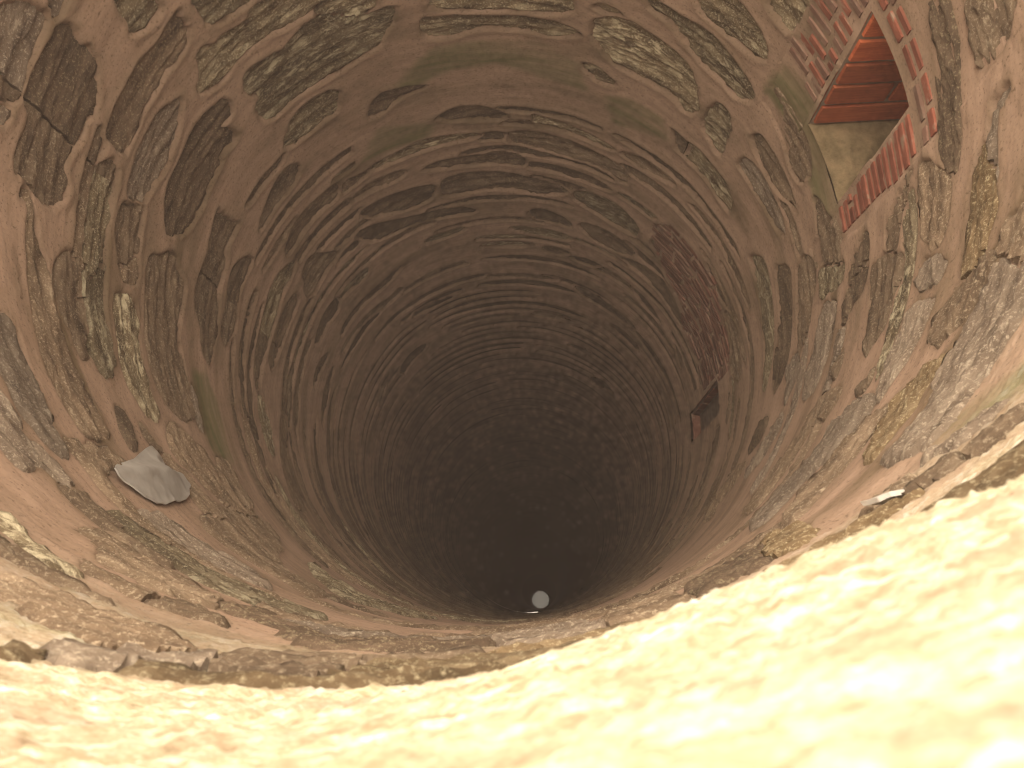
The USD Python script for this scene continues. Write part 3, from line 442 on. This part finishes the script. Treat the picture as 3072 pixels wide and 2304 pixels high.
# snap the grid lines beside a niche to its edges so that the reveals meet the wall
TTm, ZGm = TT.copy(), ZG.copy()
for a, b, c, d, _ in NICHES:
    ca, cb = np.searchsorted(TH, a) - 1, np.searchsorted(TH, b)
    rc, rd = np.searchsorted(-ZZ, -c), np.searchsorted(-ZZ, -d) - 1
    TTm[rd:rc + 1, ca], TTm[rd:rc + 1, cb] = math.radians(a), math.radians(b)
    ZGm[rc, ca:cb + 1], ZGm[rd, ca:cb + 1] = c, d

well = group("well_shaft", label="deep round well shaft of rough brown stones in smeared pink mortar", category="well")
seam = np.zeros(sd.shape, bool)
for ax in (0, 1):
    df = np.diff(sid, axis=ax) != 0
    a_, b_ = [slice(None)] * 2, [slice(None)] * 2
    a_[ax], b_[ax] = slice(None, -1), slice(1, None)
    seam[tuple(a_)] |= df; seam[tuple(b_)] |= df
for _ in range(2):
    q = seam.copy(); q[1:] |= seam[:-1]; q[:-1] |= seam[1:]; q[:, 1:] |= seam[:, :-1]; q[:, :-1] |= seam[:, 1:]; seam = q
keep = (sd > -0.034) | (ZG < -10) | seam
mh = np.where(seam & (sd < -0.004), np.maximum(mh, sh - 0.010), mh)
def grid_mesh(rows, cols, P, mask):
    """Triangles of the grid's cells whose four corners are in mask."""
    idx = np.arange(len(rows) * len(cols)).reshape(len(rows), len(cols))
    ok = mask[:-1, :-1] & mask[1:, :-1] & mask[:-1, 1:] & mask[1:, 1:]
    a, b, c, d = idx[:-1, :-1][ok], idx[:-1, 1:][ok], idx[1:, 1:][ok], idx[1:, :-1][ok]
    f = np.concatenate([np.stack([a, d, c], 1), np.stack([a, c, b], 1)])
    u, inv = np.unique(f, return_inverse=True)
    return P.reshape(-1, 3)[u], inv.reshape(-1, 3), u
P = cyl(TTm, ZGm, mh)
P[:, -1] = P[:, 0]
ok_pts = keep & ~hole
v, f, u = grid_mesh(ZZ, TH, P, ok_pts)
mort = put("mortar", (v, f), mortar_mat, well)
green = np.zeros(UG.shape)
for l in GREEN:
    g = Polygon([[float(x) for x in w.split(",")] for w in l.split()])
    for off in (0, -360):
        q = affinity.translate(g, off, 0)
        x0, y0, x1, y1 = q.bounds
        c0, c1 = np.searchsorted(TH, x0 - 4), np.searchsorted(TH, x1 + 4)
        r0, r1 = np.searchsorted(-ZZ, -y1 - 0.1), np.searchsorted(-ZZ, -y0 + 0.1)
        if c1 <= c0: continue
        m = affinity.scale(q, math.pi / 180, 1, origin=(0, 0))
        e = shapely.distance(m, shapely.points(PU[r0:r1, c0:c1], PZ[r0:r1, c0:c1]))
        green[r0:r1, c0:c1] = np.maximum(green[r0:r1, c0:c1], 1 - sstep(0.0, 0.05, e))
dirt = (1 - 0.6 * sstep(-3.5, -6.5, ZG)) * 0.42 * np.exp(-((sd - 0.004) / 0.012) ** 2) + 0.5 * sstep(0.05, 0.22, ring_noise(TT, ZG, 2, 5, 41, 4)) * (0.3 + 0.7 * FINE)
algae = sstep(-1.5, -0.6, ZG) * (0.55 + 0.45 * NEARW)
for nm, val in (("green", green), ("dirt", dirt), ("algae", algae)):
    primvar(mort, nm, val.reshape(-1)[u])

# stones: each its own mesh behind the mortar's edge; the 300 that show largest singly, the rest as one
PS = cyl(TT, ZG, sh)
def cam_area(g):
    x, y = g.centroid.x / R, g.centroid.y
    p = np.array([math.cos(x), math.sin(x), y]) - CAM
    dcam = np.linalg.norm(p)
    face = abs(p[0] * math.cos(x) + p[1] * math.sin(x)) / dcam
    az = -p @ np.array([MR[0][2], MR[1][2], MR[2][2]])
    if az <= 0: return 0
    px, py = (p @ np.array([MR[r][0] for r in range(3)])) / az, (p @ np.array([MR[r][1] for r in range(3)])) / az
    return g.area * face / dcam ** 2 if abs(px) < 0.6 and abs(py) < 0.47 else 0
areas = np.array([cam_area(g) for g in polys])
single = set(np.argsort(-areas)[:300]) & set(np.nonzero(areas > 0)[0])
order = np.argsort(sid, axis=None, kind="stable")
rr, cc = np.unravel_index(order, sid.shape)
starts = np.searchsorted(sid.reshape(-1)[order], np.arange(len(polys) + 1))
rest = []
def pick_mat(k):
    y, x = polys[k].centroid.y, np.degrees(polys[k].centroid.x / R)
    t = rng.random()
    if k < traced and y < -2.2 and y > -3.3 and 40 < x < 150 and t < 0.6: return STONES[2]
    if y <= -3.3: return STONES[3] if t < (0.5 if y > -5.5 else 0.8) else STONES[0] if t < 0.75 or y < -5.2 else STONES[2]
    if y > -1.25 or (y > -1.9 and -60 < x < -10): return STONES[4] if t < 0.4 else STONES[1] if t < 0.65 else STONES[0]
    return STONES[0] if t < 0.42 else STONES[1] if t < 0.66 else STONES[2] if t < 0.84 else STONES[3]
def stone_mesh(k):
    a, b = starts[k], starts[k + 1]
    if b - a < 6: return []
    r, c = rr[a:b], cc[a:b]
    out = []
    parts = [c] if c.max() - c.min() < NC * 0.6 else [c[c < NC / 2], c[c >= NC / 2]]
    rs = [r] if len(parts) == 1 else [r[c < NC / 2], r[c >= NC / 2]]
    for r, c in zip(rs, parts):
        if len(r) < 6: continue
        step = 2 if len(r) > 260 else 1
        r0, r1, c0, c1 = max(r.min() - 1, 0), min(r.max() + 2, NR), max(c.min() - 1, 0), min(c.max() + 2, NC + 1)
        R_, C_ = np.arange(r0, r1, step), np.arange(c0, c1, step)
        near = (sid[np.ix_(R_, C_)] == k) & (sd[np.ix_(R_, C_)] < 0.03) & ~hole[np.ix_(R_, C_)]
        if near.sum() < 4: continue
        v, f, _ = grid_mesh(R_, C_, PS[np.ix_(R_, C_)], near)
        if not len(f): continue
        e = np.concatenate([f[:, [0, 1]], f[:, [1, 2]], f[:, [2, 0]]])        # a skirt gives the stone its thickness
        key = e.min(1) * len(v) + e.max(1)
        uq, cnt = np.unique(key, return_counts=True)
        edge = e[np.isin(key, uq[cnt == 1])]
        back = v.copy(); rad = np.hypot(v[:, 0], v[:, 1]); back[:, :2] *= ((rad + 0.09) / rad)[:, None]
        n = len(v)
        sk = np.concatenate([np.stack([edge[:, 1], edge[:, 0], edge[:, 0] + n], 1), np.stack([edge[:, 1], edge[:, 0] + n, edge[:, 1] + n], 1)])
        ff = np.concatenate([f, sk])
        uu, inv = np.unique(ff, return_inverse=True)
        out.append((np.concatenate([v, back])[uu], inv.reshape(-1, 3)))
    return out
def joined(parts):
    vs, fs, n = [], [], 0
    for v, f in parts:
        vs.append(v); fs.append(f + n); n += len(v)
    return np.concatenate(vs), np.concatenate(fs)
for k in range(len(polys)):
    m = stone_mesh(k)
    mat = pick_mat(k)
    if not m: continue
    if k in single:
        v, f = joined(m)
        lab = trimesh.graph.connected_component_labels(np.concatenate([f[:, :2], f[:, 1:]]), len(v))
        big = np.bincount(lab).argmax()                # a stone is one piece; crumbs cut off at its edge go to the rest
        for own in (True, False):
            ff = f[(lab[f[:, 0]] == big) == own]
            if not len(ff): continue
            u, inv = np.unique(ff, return_inverse=True)
            if own: put("stone", (v[u], inv.reshape(-1, 3)), mat, well, smooth=50)
            else: rest.append((v[u], inv.reshape(-1, 3)))
    else: rest += m
put("smaller_stones", joined(rest), STONES[0], well, smooth=50, kind="stuff")

# below the courses that can be told apart: plain lining down to the water 60 m below
tt, zz = np.meshgrid(np.linspace(0, 2 * PI, 181), np.concatenate([np.linspace(-14.2, -20, 60), np.linspace(-20.4, -61, 80)]))
lv = cyl(tt, zz, 0.03 * ring_noise(tt, zz, 4, 6, 61, 3) + 0.006)
lv[:, -1] = lv[:, 0]
v, f, _ = grid_mesh(np.arange(140), np.arange(181), lv, np.ones(tt.shape, bool))
put("deep_lining", (v, f), mortar_mat, well)

# ---------------------------------------------------------------- bricks and niches
def wall_box(t0, t1, z0, z1, h_in, h_out, skew=0.0, n=None):
    """A brick bent to the wall: between two angles (degrees) and depths, from h_out behind the face to h_in before it, its front edges eased."""
    n = n or max(1, int((t1 - t0) / 5))
    t = np.radians(np.linspace(t0, t1, n + 1))
    e = min(0.004, 0.25 * (z1 - z0)); et = e / R
    prof = [(z0, -h_out), (z0, h_in - 0.004), (z0 + e, h_in), (z1 - e, h_in), (z1, h_in - 0.004), (z1, -h_out)]
    hb = float(hull(np.array((t[0] + t[-1]) / 2), np.array((z0 + z1) / 2)))
    vs = []
    tj = list(t)
    for i, a in enumerate(tj):
        for zp, hp in prof:
            hp2 = hp - (0.003 if i in (0, n) and hp > 0 else 0)
            vs.append(cyl(np.array(a), np.array(zp + skew * (a - t[0]) * R), np.array(hp2 + hb)))
    m = len(prof); f = []
    for i in range(n):
        for j in range(m):
            a, b = i * m + j, i * m + (j + 1) % m
            f += [[a, b, b + m], [a, b + m, a + m]]
    for i, o in ((0, 1), (n, -1)):
        for j in range(1, m - 1):
            tri = [i * m, i * m + j, i * m + j + 1]
            f.append(tri if o == -1 else tri[::-1])
    return np.array(vs), np.array(f)
def brick_run(poly, course, length, gap, mats, h, holes=(), jitter=0.004, drop=0.06, parent=None):
    x0, y0, x1, y1 = poly.bounds
    z, row, n = y0 + 0.002, 0, 0
    while z + course * 0.6 < y1:
        th = x0 - rng.uniform(0, length)
        zc = z + course / 2
        while th < x1:
            ln = length * rng.uniform(0.82, 1.15)
            a, b = th, th + ln
            seg = poly.intersection(shapely.LineString([(a, zc), (b, zc)]))
            if not seg.is_empty:
                sx0, _, sx1, _ = seg.bounds
                if sx1 - sx0 > min(0.22 * length, 1.2) and rng.random() > drop:
                    zj = rng.normal(0, 0.0012)
                    v, f = wall_box(sx0 + 0.1, sx1 - 0.1, z + gap / 2 + zj, z + course - gap / 2 + zj + rng.normal(0, 0.001), h + rng.uniform(-jitter, jitter * 0.5), 0.05, rng.normal(0, 0.01))
                    put("brick", (v, f), mats[int(rng.choice(len(mats), p=[0.55, 0.45]))], parent or well, smooth=False); n += 1
            th += ln + math.degrees(gap)
        z += course; row += 1
    return n
nb1 = brick_run(PIER_A, 0.0405, 4.6, 0.014, [brick_worn, brick_red], -0.002, drop=0.12)
nb1 += brick_run(PIER_B, 0.0400, 40.0, 0.015, [brick_red, brick_red], 0.002, drop=0.0)
nb1 += brick_run(LINTEL, 0.0400, 4.4, 0.015, [brick_red, brick_worn], 0.001, drop=0.0)
nb2 = brick_run(BAND, 0.0415, 7.5, 0.014, [brick_faded, brick_worn], 0.002, drop=0.05)

def niche(a, b, c, d, depth, courses, cut, mats):
    """A recess in the wall: sill, two reveals, soffit and back as one mortar lining, the reveals faced with bricks."""
    t0, t1, tc = math.radians(a), math.radians(b), math.radians((a + b) / 2)
    n, t = np.array([math.cos(tc), math.sin(tc), 0]), np.array([-math.sin(tc), math.cos(tc), 0])
    x0, x1 = R * math.sin(t0 - tc), R * math.sin(t1 - tc)
    y0 = R * math.cos(t1 - tc) - 0.006 - float(hull(np.array(tc), np.array((c + d) / 2)))
    y1 = y0 + depth
    K = math.tan(math.radians(-13.0))             # the recess runs a little askew to the wall
    Q = lambda x, y, z: (x + K * (y - y0)) * t + y * n + np.array([0, 0, z])
    V = lambda x, y, z: (x + K * y) * t + y * n + np.array([0, 0, z])
    hm = float(hull(np.array(tc), np.array((c + d) / 2))) - 0.006
    def fit(p):                                   # the front edge follows the wall's curve
        y = p @ n; x = p @ t - K * (y - y0)
        yf = np.sqrt((R - hm) ** 2 - np.clip(x, x0, x1) ** 2)
        return p + ((yf - y0) * np.clip(1 - (y - y0) / depth, 0, 1.1))[..., None] * n
    def sheet(o, e1, e2, k1, k2, amp, seed):      # a rough sheet from o along e1 and e2
        g1, g2 = np.meshgrid(np.linspace(0, 1, k1), np.linspace(0, 1, k2), indexing="ij")
        p = o + g1[..., None] * e1 + g2[..., None] * e2
        nn = np.cross(e1, e2); nn = nn / np.linalg.norm(nn)
        w = np.clip(np.minimum(np.minimum(g1, 1 - g1), np.minimum(g2, 1 - g2)) * 8, 0, 1)
        p = p + ((fbm(p * 16 + 40, 4, seed) - 0.5) * amp * w)[..., None] * nn
        v, f, _ = grid_mesh(np.arange(k1), np.arange(k2), fit(p), np.ones((k1, k2), bool))
        return v, f[:, ::-1]
    lin = [sheet(Q(x1, y0, c), np.array([0, 0, d - c]), V(0, depth, 0), 30, 30, 0.01, 1),
           sheet(Q(x0, y0, c), V(0, depth, 0), np.array([0, 0, d - c]), 30, 30, 0.01, 2),
           sheet(Q(x0, y0, d), V(0, depth, 0), V(x1 - x0, 0, 0), 24, 24, 0.01, 3),
           sheet(Q(x0, y1, c), V(x1 - x0, 0, 0), np.array([0, 0, d - c]), 24, 24, 0.01, 4)]
    part = put("brick_niche", joined(lin), joint_mat, well)
    path = str(part.GetPath())
    sill = sheet(Q(x0 + 0.001, y0 - 0.004, c + 0.006), V(x1 - x0 - 0.002, 0, 0), V(0, depth, 0), 60, 90, 0.03, 5)
    put("dirt_sill", sill, soil_mat if depth > 0.2 else brick_faded, path)
    hgt = (d - c) / courses
    for side, x in ((1, x1), (-1, x0)):
        for k in range(courses):
            z0, z1 = c + 0.012 + k * hgt * (1 - 0.012 / (d - c)), c + 0.012 + (k + 1) * hgt * (1 - 0.012 / (d - c))
            y = y0 + 0.012
            first = True
            while y < y1 - 0.03:
                L = cut * rng.uniform(0.75, 1.2) * (0.55 if first and k % 2 else 1.0); first = False
                ye = min(y + L, y1 - 0.004)
                e = trimesh.creation.box((0.03, ye - y - 0.009, z1 - z0 - 0.017))
                bv = np.array(e.vertices); q = np.sign(bv)
                front = q[:, 0] == -side               # ease the face that shows
                bv[front, 1] -= q[front, 1] * 0.003; bv[front, 2] -= q[front, 2] * 0.003
                off = x + side * (0.015 - 0.005 - rng.uniform(0, 0.002))
                w = np.array([Q(off + p[0], (y + ye) / 2 + p[1], (z0 + z1) / 2 + p[2]) for p in bv])
                put("brick", (w, np.array(e.faces)), mats[int(rng.random() < 0.25)], path, smooth=False)
                y = ye
    return path
n1 = niche(*NICHES[0], 5, 0.34, [brick_deep, brick_deep])
n2 = niche(*NICHES[1], 5, 0.30, [brick_worn, brick_red])

# ---------------------------------------------------------------- above: rim, ground, and the water far below
def lathe(prof, n=128, seed=70, amp=0.01):
    a, k = np.meshgrid(np.linspace(0, 2 * PI, n + 1), np.arange(len(prof)), indexing="ij")
    pr = np.array(prof)
    p = np.stack([pr[k, 0] * np.cos(a), pr[k, 0] * np.sin(a), pr[k, 1] + 0 * a], -1)
    p = p + (fbm(p * 5 + 60, 3, seed)[..., None] - 0.5) * amp * np.stack([np.cos(a), np.sin(a), 0.6 + 0 * a], -1)
    p[-1] = p[0]
    v, f, _ = grid_mesh(np.arange(n + 1), np.arange(len(prof)), p, np.ones(a.shape, bool))
    return v, f
H = 0.24                              # the parapet ends this far above the camera
rim_prof = [(1.03, -0.10), (0.995, -0.02)] + [(0.995, v) for v in np.linspace(0.05, H - 0.06, 8)] + [(1.01, H - 0.02), (1.08, H), (1.30, H), (1.37, H - 0.02), (1.40, H - 0.08), (1.40, H - 1.0)]
put("rim", lathe(rim_prof), STONES[3], well)
gp = [(1.38, H - 0.92)] + [(r, H - 0.9) for r in np.geomspace(1.42, 60, 30)]
put("ground", lathe(gp, 96, 71, 0.02), ground_mat, kind="structure")
put("earth", lathe([(1.75, H - 0.93), (1.75, -15), (1.75, -61)], 64, 73, 0.0), ground_mat, smooth=False, kind="structure")
put("water", lathe([(0.001, -60.0), (0.5, -60.0), (1.08, -60.0)], 96, 72, 0.0), water_mat, smooth=False, kind="structure")

# ---------------------------------------------------------------- loose things on the wall
PAPER = np.array([[int(v) for v in w.split(",")] for w in "-6885,4124 -6939,4206 -6999,4306 -7036,4396 -7077,4503 -7115,4593 -7168,4685 -7227,4788 -7295,4907 -7335,4989 -7349,5032 -7328,5067 -7300,5085 -7263,5087 -7215,5068 -7174,5037 -7134,4971 -7117,5017 -7099,5087 -7085,5154 -7054,5198 -7032,5236 -7007,5227 -6964,5158 -6925,5119 -6900,5096 -6843,4997 -6800,4869 -6770,4748 -6729,4629 -6703,4554 -6706,4516 -6692,4424 -6711,4380 -6731,4321 -6762,4275 -6795,4222 -6820,4177 -6846,4140 -6872,4125".split()], float) / [50, -2000]
def sheet_on_wall(outline, lift, thick, crumple, seed, step):
    g = Polygon(np.stack([S(outline[:, 0]), outline[:, 1]], 1)).buffer(0)
    x0, y0, x1, y1 = g.bounds
    gx, gz = np.meshgrid(np.arange(x0, x1, step), np.arange(y0, y1, step))
    inside = shapely.contains_xy(g.buffer(-step * 0.45), gx, gz)
    pts = np.concatenate([np.array(g.exterior.segmentize(step).coords)[:-1], np.stack([gx[inside], gz[inside]], 1)])
    from scipy.spatial import Delaunay
    tri = Delaunay(pts).simplices
    tri = tri[shapely.contains_xy(g, *pts[tri].mean(1).T)]
    th, zz_ = pts[:, 0] / R, pts[:, 1]
    ca = pts[tri]; flip = np.cross(ca[:, 1] - ca[:, 0], ca[:, 2] - ca[:, 0]) > 0
    tri[flip] = tri[flip][:, ::-1]
    edge = shapely.distance(g.exterior, shapely.points(pts))
    base = hull(th, zz_) + lift + crumple * (fbm(np.stack([pts[:, 0] * 11, zz_ * 11, 0 * zz_ + 7], 1), 3, seed) - 0.35) + 0.010 * sstep(0, 0.05, edge)
    base += 0.012 * np.exp(-((pts[:, 0] - (g.centroid.x - 0.012) - 0.15 * (zz_ - g.centroid.y)) / 0.02) ** 2)
    top, bot = cyl(th, zz_, base), cyl(th, zz_, base - thick)
    n = len(pts)
    e = np.concatenate([tri[:, [0, 1]], tri[:, [1, 2]], tri[:, [2, 0]]])
    key = e.min(1) * n + e.max(1); uq, cnt = np.unique(key, return_counts=True)
    be = e[np.isin(key, uq[cnt == 1])]
    f = np.concatenate([tri, tri[:, ::-1] + n, np.stack([be[:, 1], be[:, 0], be[:, 0] + n], 1), np.stack([be[:, 1], be[:, 0] + n, be[:, 1] + n], 1)])
    return np.concatenate([top, bot]), f
put("paper_scrap", sheet_on_wall(PAPER, 0.008, 0.003, 0.015, 5, 0.008), paper_mat, smooth=40, label="torn pale grey sheet of paper stuck flat to the left wall", category="paper scrap")
SCRAP = np.array([(-56.9, -1.145), (-56.3, -1.150), (-55.6, -1.135), (-55.2, -1.105), (-55.5, -1.075), (-56.2, -1.085), (-56.7, -1.100)])
put("plaster_flake", sheet_on_wall(SCRAP, 0.006, 0.006, 0.016, 6, 0.003), paper_mat, smooth=40, label="tiny white flake lodged on the sunlit ledge at right", category="flake")

# ---------------------------------------------------------------- the damp air of the shaft
haze_mat = usdkit.material(stage, "/World/Looks/damp_air", {"v": ("principled_volume", {"color": (0.95, 0.75, 0.66), "density": 0.0125})}, volume="v.volume")
hb = trimesh.creation.box((130, 130, 62.0 + H + 0.3)); hb.apply_translation((0, 0, (H + 0.3 - 62.0) / 2))
put("haze", hb, haze_mat, smooth=False, kind="stuff")
